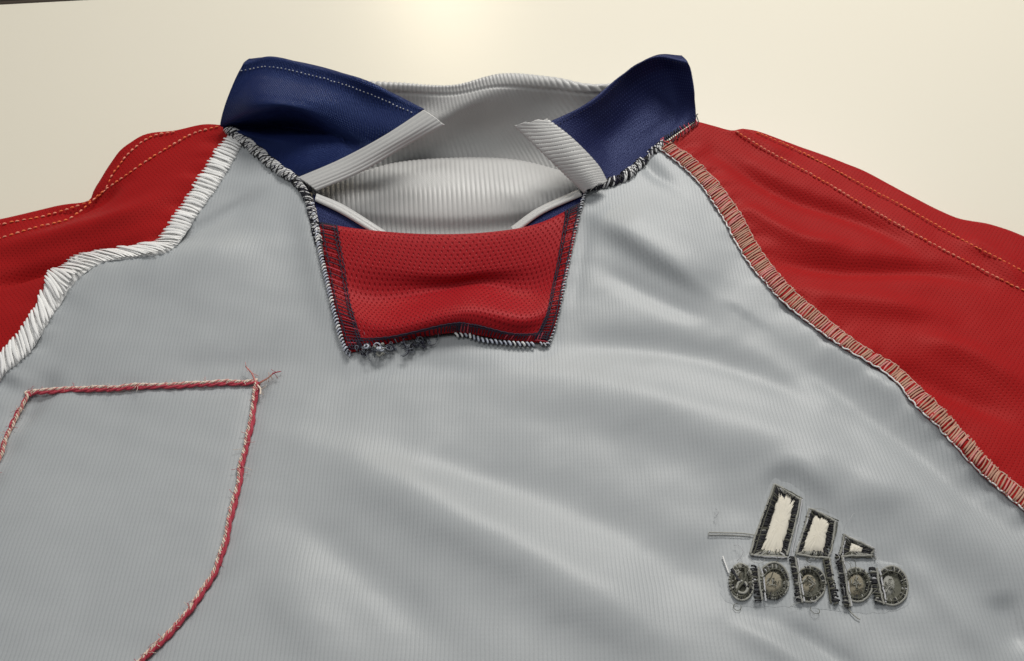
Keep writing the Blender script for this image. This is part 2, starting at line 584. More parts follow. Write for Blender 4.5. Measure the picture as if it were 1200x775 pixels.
def sheet(name, bound, skirt, step, mats, parent, zoff=0.0):
    """cloth panel: bound = closed loop of XY (cm); skirt = flags of boundary points that roll down to the table"""
    B = np.asarray(bound, float)[:, :2]
    x0, y0 = B.min(0)
    x1, y1 = B.max(0)
    gx, gy = np.meshgrid(np.arange(x0, x1, step), np.arange(y0, y1, step * .87))
    gx = gx + (np.arange(gx.shape[0]) % 2)[:, None] * step * .5
    P = np.stack([gx.ravel(), gy.ravel()], 1)
    P = P[in_poly(P, B)]
    d, _, _, _ = _seg_dist(P, np.vstack([B, B[:1]]))
    P = P[d > step * .45]
    A = np.vstack([B, P])
    r = delaunay_2d_cdt([Vector(p) for p in A], [], [list(range(len(B)))], 1, 1e-5)
    V2 = np.array([tuple(v) for v in r[0]])
    Fc = [list(f) for f in r[2]]
    Z = H(V2) + zoff
    V = np.column_stack([V2, Z])
    # consistent upward winding
    out = []
    for f in Fc:
        a, b_, c_ = V2[f[0]], V2[f[1]], V2[f[2]]
        cr = (b_[0] - a[0]) * (c_[1] - a[1]) - (b_[1] - a[1]) * (c_[0] - a[0])
        out.append(f if cr > 0 else f[::-1])
    # rolled edge
    remap = {}
    for k, orig in enumerate(r[3]):
        for q in orig:
            remap[q] = k
    nb = len(B)
    area2 = np.sum(B[:, 0] * np.roll(B[:, 1], -1) - np.roll(B[:, 0], -1) * B[:, 1])
    T = np.roll(B, -1, 0) - np.roll(B, 1, 0)
    N = np.stack([T[:, 1], -T[:, 0]], 1) * (1 if area2 > 0 else -1)
    N /= np.linalg.norm(N, axis=1)[:, None] + 1e-9
    extra, base = [], len(V)
    K = 6
    ids = {}
    for i in range(nb):
        if not skirt[i]:
            continue
        z0 = V[remap[i], 2]
        ids[i] = [remap[i]]
        Rr = min(.5, .35 * z0 + .1)
        for k in range(1, K + 1):
            t = k / K * math.pi / 2
            p = B[i] + N[i] * Rr * math.sin(t)
            ids[i].append(base + len(extra))
            extra.append((p[0], p[1], .06 + (z0 - .06) * math.cos(t)))
    for i in range(nb):
        j = (i + 1) % nb
        if i in ids and j in ids:
            for k in range(K):
                q = [ids[i][k], ids[i][k + 1], ids[j][k + 1], ids[j][k]]
                out.append(q if area2 > 0 else q[::-1])
    if extra:
        V = np.vstack([V, np.array(extra)])
    return obj(name, V, out, mats, parent, uv=V[:, :2], solid=.05)


# ------------------------------------------------------------------ the setting
def box(name, x0, x1, y0, y1, z0, z1, mats, parent=None, bev=.003, kind=None, rot=0):
    V = [(x, y, z) for z in (z0, z1) for y in (y0, y1) for x in (x0, x1)]
    Fc = [(0, 2, 3, 1), (4, 5, 7, 6), (0, 1, 5, 4), (2, 6, 7, 3), (0, 4, 6, 2), (1, 3, 7, 5)]
    o = obj(name, V, Fc, mats, parent, smooth=False, kind=kind)
    if bev:
        bv = o.modifiers.new('bevel', 'BEVEL')
        bv.width, bv.segments = bev, 3
    o.rotation_euler.z = rot
    return o


far_l = at(0, 3.5, 0)
far_r = at(62, 0.2, 0)
ang = math.atan2(far_r[1] - far_l[1], far_r[0] - far_l[0])
c_, s_ = math.cos(-ang), math.sin(-ang)
yfar = s_ * far_l[0] + c_ * far_l[1]
table = box('table_top', -75, 75, yfar - 98, yfar, -2.6, 0, 'table', kind='structure', rot=ang)
box('edge_band', -75, 75, yfar + .002, yfar + .25, -2.7, -.02, 'edge', table, bev=.001)
box('floor', -400, 400, -300, 500, -76, -74, 'floor', bev=0, kind='structure')

# ------------------------------------------------------------------ the jersey
jersey = bpy.data.objects.new('jersey', None)
jersey.empty_display_size = .05
col.objects.link(jersey)
jersey['label'] = 'inside-out grey sports jersey with red sleeves and navy collar lying on white table'
jersey['category'] = 'jersey'


def bpts(pl, step=.22, off=0):
    S = surf(pl, off)
    return spline(S, max(4, int(length(spline(S, 60)) / step)))


# --- front panel
seamL = bpts(SEAM_L)
seamR = bpts(SEAM_R)
neckL = bpts([(274, 158), (300, 178), (322, 197), (345, 212), (362, 236), (372, 280), (382, 325), (396, 380), (409, 414)])
placB = bpts([(409, 414), (445, 404), (500, 394), (540, 392), (590, 399), (641, 402)])
neckR = bpts([(641, 402), (656, 350), (668, 295), (680, 240), (690, 224), (706, 217), (736, 204), (756, 186), (776, 171)])
Lend, Rend = seamL[-1], seamR[-1]
side = np.array([(Rend[0] + 1.5, Rend[1] - 4, 0), (29, -16, 0), (29.5, -32, 0), (10, -33, 0), (-10, -33, 0), (-26, -32, 0), (-27, -18, 0), (Lend[0] - 1.0, Lend[1] - 3, 0)])
sideC = spline(np.vstack([Rend, side, Lend]), 260)
loop = np.vstack([seamL[::-1][:-1], neckL[:-1], placB[:-1], neckR[:-1], seamR[:-1], sideC[:-1]])
n_in = len(loop) - (len(sideC) - 1)
sk = [i >= n_in + 6 and i < len(loop) - 6 for i in range(len(loop))]
front = sheet('front_panel', loop, sk, .22, 'grey', jersey)
front['label'] = 'grey knit front panel'

# --- sleeves
topL = bpts([(262, 147), (236, 146), (205, 153), (176, 156), (152, 168), (132, 190), (116, 216), (104, 236), (60, 244), (0, 258), (-60, 272)])
endL = topL[-1]
lowL = spline(np.array([endL, endL + [-5, -3, 0], endL + [-9, -10, 0], seamL[-1] + [-9, -6, 0], seamL[-1] + [-3, -2.5, 0], seamL[-1]]), 90)
neck_l = bpts([(274, 158), (262, 147)])
loop = np.vstack([topL[:-1], lowL[:-1], seamL[::-1][:-1], neck_l[:-1]])
nt_ = len(topL) - 1
sk = [i < nt_ + len(lowL) - 12 for i in range(len(loop))]
sleeve_l = sheet('sleeve', loop, sk, .22, 'red_sleeve', jersey, -.01)
topR = bpts([(816, 142), (838, 148), (862, 153), (884, 153), (920, 166), (975, 186), (1020, 205), (1070, 232), (1120, 256), (1160, 264), (1204, 280), (1260, 305)])
endR = topR[-1]
lowR = spline(np.array([endR, endR + [5, -2, 0], endR + [9, -9, 0], seamR[-1] + [9, -3, 0], seamR[-1] + [3, -2, 0], seamR[-1]]), 90)
neck_r = bpts([(776, 171), (796, 156), (816, 142)])
loop = np.vstack([topR[:-1], lowR[:-1], seamR[::-1][:-1], neck_r[:-1]])
sk = [i < len(topR) - 1 + len(lowR) - 12 for i in range(len(loop))]
sleeve_r = sheet('sleeve', loop, sk, .22, 'red_sleeve', jersey, -.01)

# --- the back layer, flat on the table under the front
C = np.vstack([seamR[-1] + [0, 0, 0], sideC[4:-4:6], seamL[-1], [-14, 8, 0], [0, 6, 0], [15, 8, 0]])
C = (C[:, :2] - C[:, :2].mean(0)) * .985 + C[:, :2].mean(0)
low = obj('back_layer', [(x, y, .12) for x, y in C], [list(range(len(C)))[::-1]], 'grey', jersey, uv=C, smooth=False)

# --- back panel seen through the neck opening, fine vertical ribs as real relief
rows = [
    [(375, 300, .4), (440, 312, .4), (520, 318, .4), (600, 314, .4), (690, 296, .4)],
    [(372, 262, .9), (440, 270, .9), (520, 276, .9), (600, 270, .9), (690, 250, .9)],
    [(368, 244, 1.35), (440, 248, 1.45), (520, 252, 1.5), (600, 248, 1.5), (692, 236, 1.35)],
    [(366, 235, 1.55), (440, 226, 1.75), (520, 224, 1.9), (600, 224, 1.85), (695, 226, 1.6)],
    [(366, 228, 1.55), (430, 210, 1.75), (500, 202, 1.95), (600, 203, 1.85), (700, 219, 1.6)],
    [(366, 224, 1.45), (425, 203, 1.6), (490, 189, 1.75), (600, 189, 1.7), (702, 215, 1.5)],
    [(366, 223, 1.1), (425, 200, 1.2), (490, 188, 1.3), (600, 187, 1.25), (702, 214, 1.1)]]
G = loft(rows, 420, 60)
N = grid_normals(G)
uvG = grid_uv(G)
rib = np.abs(np.sin((G[..., 0] + .1 * uvG[..., 1]) * math.pi / .225)) ** .8
G = G + N * (rib * .035)[..., None]
back = grid_obj('back_panel', G, 'rib', jersey, .05)

# --- back of the collar, standing, diagonal ribs
rows = [
    [(300, 210, .8), (372, 226, 1.3), (430, 208, 1.25), (490, 194, 1.2), (560, 190, 1.2), (625, 196, 1.2), (690, 217, 1.3), (760, 205, 1.3)],
    [(292, 190, .9), (372, 200, 1.7), (430, 190, 1.75), (490, 178, 1.75), (560, 168, 1.7), (630, 176, 1.7), (690, 192, 1.7), (770, 185, 1.2)],
    [(286, 160, 1.2), (380, 160, 2.1), (440, 158, 2.5), (500, 152, 2.8), (560, 148, 2.4), (635, 150, 2.5), (700, 160, 2.5), (780, 160, 1.6)],
    [(282, 125, 1.9), (390, 125, 2.9), (450, 126, 3.15), (520, 128, 3.45), (575, 118, 3.8), (640, 122, 3.35), (705, 128, 3.3), (790, 125, 2.2)],
    [(282, 98, 2.6), (400, 102, 3.6), (460, 104, 4.05), (530, 107, 4.0), (585, 98, 4.4), (645, 101, 4.2), (705, 106, 4.05), (795, 95, 2.8)],
    [(282, 88, 2.8), (405, 95, 3.8), (465, 98, 4.2), (530, 101, 4.15), (588, 88, 4.6), (648, 92, 4.4), (705, 100, 4.2), (798, 85, 3.0)],
    [(282, 88, 2.6), (405, 95, 3.6), (465, 98, 4.0), (530, 101, 3.95), (588, 88, 4.4), (648, 92, 4.2), (705, 100, 4.0), (798, 85, 2.8)]]
G = loft(rows, 520, 70)
N = grid_normals(G)
uvG = grid_uv(G)
uu = G[..., 0] + (.30 + .25 * np.sin(G[..., 0] * .45 + 1)) * uvG[..., 1]
rib = np.abs(np.sin(uu * math.pi / .25)) ** .8
tv = uvG[..., 1] / uvG[..., 1].max()
groove = np.exp(-((tv - .835) / .012) ** 2)
G = G + N * (rib * .055 - .07 * groove)[..., None]
cb = grid_obj('collar_back', G, 'rib', jersey, .05)
cb['label'] = 'grey ribbed inside of the collar back'

# --- left collar leaf
rows = [
    [(266, 153, 2.7), (296, 174, 2.75), (322, 196, 2.65), (340, 209, 2.6), (352, 213, 2.6)],
    [(263, 151, 2.9), (300, 166, 2.95), (340, 182, 3.0), (365, 193, 3.0), (385, 197, 3.05)],
    [(262, 150, 3.0), (304, 159, 3.1), (350, 161, 3.2), (390, 163, 3.3), (412, 183, 3.2)],
    [(262, 149, 3.0), (308, 148, 2.35), (345, 150, 2.45), (385, 157, 3.2), (425, 176, 3.35)],
    [(258, 146, 3.2), (305, 130, 4.45), (345, 131, 4.5), (390, 149, 3.85), (438, 168, 3.6)],
    [(264, 122, 4.0), (305, 113, 4.95), (350, 117, 4.9), (400, 133, 4.35), (460, 154, 4.1)],
    [(276, 92, 4.8), (312, 88, 5.0), (365, 97, 4.9), (425, 117, 4.6), (482, 140, 4.4)],
    [(285, 76, 5.2), (320, 71, 5.3), (380, 83, 5.2), (440, 104, 5.0), (495, 130, 4.6)],
    [(292, 70, 5.15), (322, 69, 5.2), (382, 81, 5.1), (442, 102, 4.9), (497, 129, 4.5)]]
G = loft(rows, 110, 120)
_u, _v = np.meshgrid(np.linspace(0, 1, G.shape[1]), np.linspace(0, 1, G.shape[0]))
_e = np.clip(np.minimum(_v, 1 - _v) * 8, 0, 1) * np.clip(np.minimum(_u, 1 - _u) * 6, 0, 1)
_top = np.clip((_v - .55) * 6, 0, 1)
G = G + grid_normals(G) * (_e * (.07 * np.sin(_u * 11 + 4 * _v) * np.sin(_v * 9 + 2 * _u) + _top * .10 * np.sin(_u * 13 - 1.2)) + .05 * (1 / (1 + np.exp(-(_v - .855) * 120))))[..., None]
leaf_l = grid_obj('collar_leaf', G, 'navy', jersey, .12)
LEAF_L = G

# --- right collar leaf
rows = [
    [(703, 218, 2.65), (728, 207, 2.7), (750, 189, 2.75), (775, 167, 2.85), (816, 142, 2.9)],
    [(692, 203, 3.1), (722, 184, 2.8), (752, 163, 2.8), (785, 142, 2.95), (815, 125, 3.4)],
    [(678, 186, 3.5), (712, 158, 3.2), (748, 132, 3.25), (785, 110, 3.6), (813, 108, 4.0)],
    [(660, 166, 4.0), (700, 136, 4.0), (740, 103, 4.1), (780, 84, 4.4), (810, 88, 4.6)],
    [(641, 147, 4.4), (690, 122, 4.6), (730, 89, 4.9), (768, 68, 5.15), (806, 73, 5.1)],
    [(640, 145, 4.3), (690, 120, 4.5), (730, 87, 4.8), (768, 65, 5.05), (799, 65, 5.05)]]
G = loft(rows, 110, 90)
_u, _v = np.meshgrid(np.linspace(0, 1, G.shape[1]), np.linspace(0, 1, G.shape[0]))
_e = np.clip(np.minimum(_v, 1 - _v) * 4, 0, 1) * np.clip(np.minimum(_u, 1 - _u) * 5, 0, 1)
G = G + grid_normals(G) * (_e ** 2 * (.06 * np.sin(_u * 12 + 5 * _v) + .04 * np.sin(_u * 7 - 9 * _v)))[..., None]
leaf_r = grid_obj('collar_leaf', G, 'navy_rib', jersey, .12)
LEAF_R = G


# --- grey bindings on the front ends of the collar
def binding(rows, nrib, along, parent, amp=.018, name='collar_binding', solid=.16):
    G = loft(rows, 160, 48)
    N = grid_normals(G)
    u = np.linspace(0, 1, G.shape[1])[None, :]
    v = np.linspace(0, 1, G.shape[0])[:, None]
    ph = v if along else u * 1.0 + .12 * v
    rb = np.abs(np.sin(ph * math.pi * nrib))
    sg = np.sign(N[..., 2:3])
    edge = np.clip(np.minimum(v, 1 - v) * 9, 0, 1) ** .5
    return grid_obj(name, G + N * sg * (amp * rb + .03 * edge)[..., None], 'rib', parent, solid)


binding([
    [(371, 224, 2.65), (425, 201, 3.15), (482, 168, 3.95), (521, 147, 4.65)],
    [(361, 216, 2.8), (413, 194, 3.3), (467, 164, 4.1), (510, 138, 4.8)],
    [(349, 208, 2.8), (400, 186, 3.35), (450, 159, 4.1), (496, 129, 4.85)]], 6, True, jersey)
binding([
    [(685, 223, 2.75), (666, 206, 3.2), (638, 180, 3.85), (604, 147, 4.45)],
    [(697, 219, 2.95), (683, 201, 3.4), (656, 172, 4.1), (622, 144, 4.65)],
    [(709, 215, 2.9), (697, 194, 3.4), (668, 164, 4.2), (640, 142, 4.7)]], 22, False, jersey, .014)

# --- red placket panel
rows = [
    [(374, 261, 2.0), (430, 270, 1.9), (500, 275, 1.7), (570, 273, 1.7), (630, 262, 1.9), (682, 238, 2.1)],
    [(374, 262, 2.45), (430, 270, 2.35), (500, 275, 2.2), (570, 273, 2.2), (630, 263, 2.35), (682, 238, 2.5)],
    [(375, 270, 2.5), (432, 279, 2.4), (505, 285, 2.25), (572, 282, 2.25), (631, 271, 2.4), (680, 248, 2.5)],
    [(380, 300, 2.2), (440, 312, 2.0), (515, 320, 1.8), (568, 316, 1.8), (628, 306, 2.0), (672, 285, 2.25)],
    [(387, 338, 1.85), (444, 350, 1.4), (520, 340, 1.3), (562, 334, 1.35), (622, 342, 1.5), (663, 325, 1.95)],
    [(394, 366, 1.75), (450, 378, 1.85), (520, 362, 2.2), (558, 358, 2.25), (616, 370, 2.05), (656, 360, 1.75)],
    [(401, 390, 1.55), (455, 392, 1.75), (525, 376, 2.15), (556, 376, 2.1), (606, 388, 1.75), (649, 384, 1.6)],
    [(409, 413, 1.35), (458, 403, 1.4), (522, 391, 1.55), (552, 392, 1.55), (596, 399, 1.45), (642, 402, 1.35)]]
G = loft(rows, 130, 110)
placket = grid_obj('placket', G, 'red', jersey, .06, flip=True)
placket['label'] = 'red mesh placket panel'
PLK = G


def plk(u, v, off=0.0):
    """point on the placket panel, u across, v down"""
    nv, nu = PLK.shape[:2]
    u, v = np.clip(u, 0, 1), np.clip(v, 0, 1)
    i = np.minimum((u * (nu - 1)).astype(int), nu - 2)
    j = np.minimum((v * (nv - 1)).astype(int), nv - 2)
    a, b_ = (u * (nu - 1) - i)[:, None], (v * (nv - 1) - j)[:, None]
    p = (PLK[j, i] * (1 - a) + PLK[j, i + 1] * a) * (1 - b_) + (PLK[j + 1, i] * (1 - a) + PLK[j + 1, i + 1] * a) * b_
    return p + [0, -off * .3, off]


# --- navy facing corners with grey edging, behind the placket
def facing(rows, edge_rows):
    G = loft(rows, 40, 24)
    f = grid_obj('placket_facing', G, 'navy_rib', jersey, .05)
    binding(edge_rows, 2, True, f, .03, 'facing_edge', .1)


facing([[(372, 268, 2.1), (400, 276, 1.95), (450, 284, 1.7)], [(370, 248, 2.3), (398, 258, 2.15), (446, 276, 1.9)], [(367, 228, 2.45), (395, 243, 2.3), (440, 268, 2.05)]],
       [[(369, 236, 2.5), (400, 251, 2.3), (444, 278, 1.95)], [(370, 231, 2.55), (402, 246, 2.36), (450, 276, 2.0)], [(371, 227, 2.5), (404, 241, 2.3), (455, 273, 1.95)]])
facing([[(606, 280, 1.8), (640, 270, 2.0), (684, 250, 2.3)], [(608, 272, 1.9), (640, 258, 2.1), (684, 240, 2.4)], [(612, 264, 2.0), (642, 245, 2.25), (684, 226, 2.5)]],
       [[(604, 274, 1.95), (636, 251, 2.25), (682, 230, 2.55)], [(601, 270, 2.0), (633, 247, 2.3), (680, 226, 2.6)], [(599, 266, 1.95), (630, 244, 2.25), (678, 222, 2.55)]])


# ------------------------------------------------------------------ sewing
def stitch_mesh(name, mats, bend):
    """one thread of unit length (1 cm) along x, arched, slightly twisted"""
    t = np.linspace(-.5, .5, 6)
    C = np.stack([t, bend * np.sin((t + .5) * math.pi * 1.0) * .3, .10 * (1 - (2 * t) ** 4)], 1)
    V, Fc = tube(C, np.array([.030, .044, .048, .048, .044, .030]), 6)
    me = bpy.data.meshes.new(name)
    me.from_pydata((V * .01).tolist(), [], Fc)
    me.materials.append(M[mats])
    me.polygons.foreach_set('use_smooth', [True] * len(me.polygons))
    return me


def place_stitch(me, a, b_, n, parent, fat=1.0, wide=1.0):
    a, b_ = np.asarray(a), np.asarray(b_)
    x = b_ - a
    L = np.linalg.norm(x)
    x = x / L
    y = np.cross(n, x)
    y /= np.linalg.norm(y)
    z = np.cross(x, y)
    mid = (a + b_) / 2 * .01
    mtx = Matrix(((x[0] * L, y[0] * fat * wide, z[0] * fat, mid[0]), (x[1] * L, y[1] * fat * wide, z[1] * fat, mid[1]), (x[2] * L, y[2] * fat * wide, z[2] * fat, mid[2]), (0, 0, 0, 1)))
    o = bpy.data.objects.new('stitch', me)
    col.objects.link(o)
    o.parent = parent
    o.matrix_world = mtx
    return o


def seam_strip(name, e1, e2, mats, lift, n=260):
    """seam allowance: a folded, slightly cushioned strip between two edge lines on the cloth"""
    A, B = spline(surf(e1), n), spline(surf(e2), n)
    k = 9
    G = np.zeros((k, n, 3))
    for j in range(k):
        t = j / (k - 1)
        P = A * (1 - t) + B * t
        P[:, 2] = np.maximum(P[:, 2], H(P))
        P[:, 2] += .03 + lift * (1 - (2 * t - 1) ** 4) + .012 * np.sin(np.arange(n) * .9 + j)
        G[j] = P
    return grid_obj(name, G, mats, jersey, .06), G


def overlock(G, parent, pitch, meshes, slant=.5, overhang=.06, fat=1.0, jit=.05, wide=1.0):
    L = length(G[G.shape[0] // 2])
    cnt = int(L / pitch)
    A, B = spline(G[0], cnt + 8), spline(G[-1], cnt + 8)
    MID = spline(G[G.shape[0] // 2], cnt + 8)
    for i in range(cnt + 2):
        a = A[i + 2] + rng.normal(0, jit * .4, 3) * [1, 1, .2]
        b_ = B[i + 2] + rng.normal(0, jit * .4, 3) * [1, 1, .2]
        tang = B[i + 3] - B[i + 1]
        b_ = b_ + tang * slant * .5
        d = (b_ - a) / np.linalg.norm(b_ - a)
        ov = overhang * (1 + rng.normal(0, .4))
        gm = MID[i + 2]
        dz = max(0.0, gm[2] - (a[2] + b_[2]) / 2 - .02)
        a, b_ = a + [0, 0, dz], b_ + [0, 0, dz]
        n = normal(((a + b_) / 2)[None])[0]
        place_stitch(meshes[rng.integers(len(meshes))], a - d * ov + [0, 0, .05], b_ + d * ov + [0, 0, .05], n, parent, fat * (1 + rng.normal(0, .08)), wide * (1 + rng.normal(0, .08)))


L_red = [(268.0, 158.0), (240.2, 201.2), (208.0, 251.3), (182.6, 285.1), (152.7, 293.0), (113.6, 295.4), (75.4, 315.6), (45.4, 358.0), (19.6, 395.1), (-10.9, 430.2), (-49.1, 468.5)]
L_grey = [(286.0, 167.0), (259.8, 211.8), (226.0, 262.7), (197.4, 294.9), (159.3, 302.0), (119.4, 308.6), (88.6, 330.4), (58.6, 376.0), (34.4, 413.9), (-1.1, 449.8), (-40.9, 491.5)]
strip, G = seam_strip('raglan_seam', L_red, L_grey, 'white_t', .05)
strip['label'] = 'grey seam allowance overlocked with white thread'
W = [stitch_mesh('stitch_white', 'white_t', k) for k in (-.12, .02, .14)]
overlock(G, strip, .20, W, slant=-.3, fat=.55, jit=.06, wide=2.9, overhang=.05)

R_red = [(782.4, 166.8), (826.4, 201.2), (863.7, 247.0), (889.6, 293.0), (923.9, 337.1), (968.1, 375.2), (1006.6, 405.1), (1052.3, 432.9), (1088.0, 467.2), (1116.2, 495.4), (1156.3, 541.2), (1210.6, 585.8), (1264.6, 633.8)]
R_grey = [(769.6, 173.2), (813.6, 210.8), (845.3, 255.0), (870.4, 301.0), (907.1, 345.9), (952.9, 384.8), (995.4, 413.9), (1038.7, 440.1), (1072.0, 476.8), (1101.8, 506.6), (1142.7, 550.8), (1199.4, 600.2), (1253.4, 648.2)]
strip, G = seam_strip('raglan_seam', R_red, R_grey, 'red_sleeve', .05)
strip['label'] = 'red seam allowance overlocked with tan and pink thread'
W = [stitch_mesh('stitch_tan', 'tan_t', k) for k in (-.1, .1)] + [stitch_mesh('stitch_cream', 'tan_t', .05), stitch_mesh('stitch_pink', 'pink_t', -.05)]
overlock(G, strip, .115, W, slant=.5, fat=.6, jit=.05, wide=1.35, overhang=.02)
# cord of looper thread along the two edges of that seam
s = Soup()
for gi, rr, mi in ((0, .018, 0), (-1, .032, 1)):
    C = spline(G[gi], 900)
    q = np.arange(900)
    C = C + np.stack([.02 * np.sin(q * .41), .02 * np.cos(q * .37), .07 + .015 * np.sin(q * .5)], 1)
    s.tube(C, rr, mi, 5)
s.build('looper_thread', ['cream_t', 'white_t'], strip)


# --- neck seam: chunky black and white overlock, too fine to pick apart
def chunky(name, line, wid, pitch, mats, weights, off=.1, parent=jersey, r=.045, core=True, light=.8):
    cnt = int(length(line) / pitch)
    P = spline(line, cnt) + [0, 0, off]
    T = np.gradient(P, axis=0)
    T /= np.linalg.norm(T, axis=1)[:, None]
    S = np.cross(T, [0, 0, 1.0])
    S /= np.linalg.norm(S, axis=1)[:, None]
    s = Soup()
    rc = wid * .5
    lump = 1 + .12 * np.sin(np.arange(cnt) * .7) + rng.normal(0, .06, cnt)
    if core:
        s.tube(P, rc * .72 * lump, 0, 8)
    w = np.array(weights) / sum(weights)
    for lay in range(2 if core else 1):
        for i in range(cnt):
            th = np.linspace(-.25, math.pi + .25, 7)
            q = np.linspace(-1, 1, 7)
            rr = (rc + .02 * lay) * lump[i]
            hz = 1.0 if core else .25
            sl = (2.0 if lay == 0 else -1.6) + rng.normal(0, .5)
            c = P[i] + S[i] * (np.cos(th) * rr)[:, None] + T[i] * (q * sl * pitch)[:, None] + np.array([0, 0, 1]) * (np.sin(th) * rr * .8 * hz)[:, None]
            if lay and i % 2:
                continue
            mi = rng.choice(len(w), p=w) if not core else ((1, 1, 3)[i % 3] if lay == 0 and rng.random() < light else (0 if rng.random() < .8 else 2))
            s.tube(c, r * (1 + rng.normal(0, .15)) * (1 if lay == 0 else .85), mi, 5)
    return s.build(name, mats, parent, kind='stuff')


nl = spline(surf([(270, 154), (297, 175), (322, 196), (347, 213)]), 60)
chunky('neck_seam', nl, .46, .11, ['black_t', 'white_t', 'navy_t', 'lightgrey_t'], [3, 4, 1, 2.5], off=.06, r=.036, light=.95)
nl2 = spline(surf([(345, 211), (360, 232), (368, 258), (374, 285)]), 50)
chunky('neck_seam', nl2, .34, .11, ['black_t', 'white_t', 'navy_t', 'lightgrey_t'], [4, 2.5, 2, 2], off=.08, r=.03, light=.6)
nr = spline(surf([(684, 222), (706, 217), (724, 212), (740, 202), (756, 187), (776, 171)]), 60)
chunky('neck_seam', nr, .42, .11, ['black_t', 'white_t', 'navy_t', 'lightgrey_t'], [5, 2, 1, 3], off=.06, r=.036, light=.6)
nr2 = spline(surf([(776, 170), (796, 156), (817, 141)]), 40)
chunky('neck_seam', nr2, .55, .13, ['black_t', 'crim_t'], [3, 2], off=.05, r=.026, core=False)

# --- placket border: dark cross threads over red, beaded pale edge
s = Soup()


def ladder(us, ue, vs, ve, cnt, horizontal):
    for i in range(cnt):
        t = i / (cnt - 1)
        q = np.linspace(0, 1, 5)
        j = rng.normal(0, .006)
        if horizontal:
            v = vs + (ve - vs) * t
            P = plk(us + (ue - us) * q + j, np.full(5, v) + q * .012, .05)
        else:
            u = us + (ue - us) * t
            P = plk(np.full(5, u) + q * .006, vs + (ve - vs) * q + j, .05)
        P[:, 2] += .03 * (1 - (2 * q - 1) ** 4)
        s.tube(P, .022 * (1 + rng.normal(0, .2)), 0 if rng.random() < .85 else 1, 5)


ladder(.0, .075, .14, .985, 36, True)
ladder(.925, 1.0, .14, .985, 36, True)
ladder(.02, .98, .90, .995, 66, False)
for u0, v0, u1, v1 in ((.076, .13, .076, .93), (.062, .13, .064, .95), (.925, .13, .925, .93), (.94, .13, .938, .93), (.07, .905, .93, .905), (.05, .925, .95, .922), (.015, .13, .012, .98), (.985, .13, .988, .98)):
    q = np.linspace(0, 1, 160)
    P = plk(u0 + (u1 - u0) * q + .003 * np.sin(q * 190), v0 + (v1 - v0) * q + .003 * np.cos(q * 170), .07)
    s.tube(P, .024, 0, 5)
s.build('placket_overlock', ['navy_t', 'crim_t'], placket, kind='stuff')


def beads(name, pl, off, pitch, r, mats, parent):
    s = Soup()
    C = surf(pl, off)
    C = spline(C, int(length(spline(C, 80)) / pitch))
    T = np.gradient(C, axis=0)
    T /= np.linalg.norm(T, axis=1)[:, None]
    S = np.cross(T, [0, 0, 1.0])
    S /= np.linalg.norm(S, axis=1)[:, None]
    for i in range(len(C)):
        th = np.linspace(-.6, math.pi + .6, 6)
        rr = r * 1.25 * (1 + rng.normal(0, .15))
        c = C[i] + S[i] * (np.cos(th) * rr)[:, None] + T[i] * (np.cos(th) * pitch * .35)[:, None] + np.array([0, 0, 1]) * (np.sin(th) * rr)[:, None]
        s.tube(c, r * (.62 + rng.normal(0, .06)), 0 if rng.random() < .72 else 1, 6)
    s.tube(C, r * .75, 2, 6)
    return s.build(name, mats, parent, kind='stuff')


beads('placket_edge_thread', [(366, 240), (373, 285), (382, 325), (395, 380), (404, 408), (410, 416)], .16, .15, .06, ['blue_t', 'white_t', 'navy_t'], placket)
beads('placket_edge_thread', [(535, 393), (548, 393), (566, 399), (600, 403), (624, 404)], .16, .17, .07, ['blue_t', 'white_t', 'navy_t'], placket)
beads('placket_edge_thread', [(634, 403), (644, 400), (657, 352), (668, 297), (680, 245), (686, 226)], .18, .15, .05, ['lightgrey_t', 'blue_t', 'black_t'], placket)


# --- frayed tangle hanging from the lower edge of the placket
def fuzz(name, cx, cy, wx, wy, cnt, rad, curl, mats, parent, off=.1, seed=3, straight=.3):
    g = np.random.default_rng(seed)
    s = Soup()
    base = surf(np.stack([cx + g.normal(0, wx, cnt), cy + g.normal(0, wy, cnt)], 1), off)
    for i in range(cnt):
        n = 14
        a0 = g.uniform(0, 2 * np.pi)
        k = g.normal(0, curl)
        ds = g.uniform(.025, .07)
        ang_ = a0 + np.cumsum(k * np.ones(n) * .35 + g.normal(0, straight, n) * .4)
        c = base[i] + np.stack([np.cumsum(np.cos(ang_)) * ds, np.cumsum(np.sin(ang_)) * ds, g.uniform(0, .25) * np.sin(np.linspace(0, np.pi, n)) + .02], 1)
        c[:, 2] = np.maximum(c[:, 2], H(c) + .03)
        s.tube(c, rad * g.uniform(.6, 1.3), g.integers(len(mats)), 4)
    return s.build(name, mats, parent, kind='stuff')


fuzz('frayed_thread', 430, 411, 9, 3, 26, .020, 1.4, ['navy_t', 'slate_t', 'slate_t'], placket, .15, 3)
fuzz('frayed_thread', 462, 408, 14, 3, 34, .018, 1.6, ['navy_t', 'slate_t', 'slate_t'], placket, .12, 4)
fuzz('frayed_thread', 495, 402, 9, 3, 34, .018, 1.5, ['navy_t', 'black_t', 'slate_t'], placket, .12, 5)
fuzz('frayed_thread', 441, 409, 5, 3, 10, .04, 2.2, ['blue_t', 'grey_t'], placket, .25, 6)


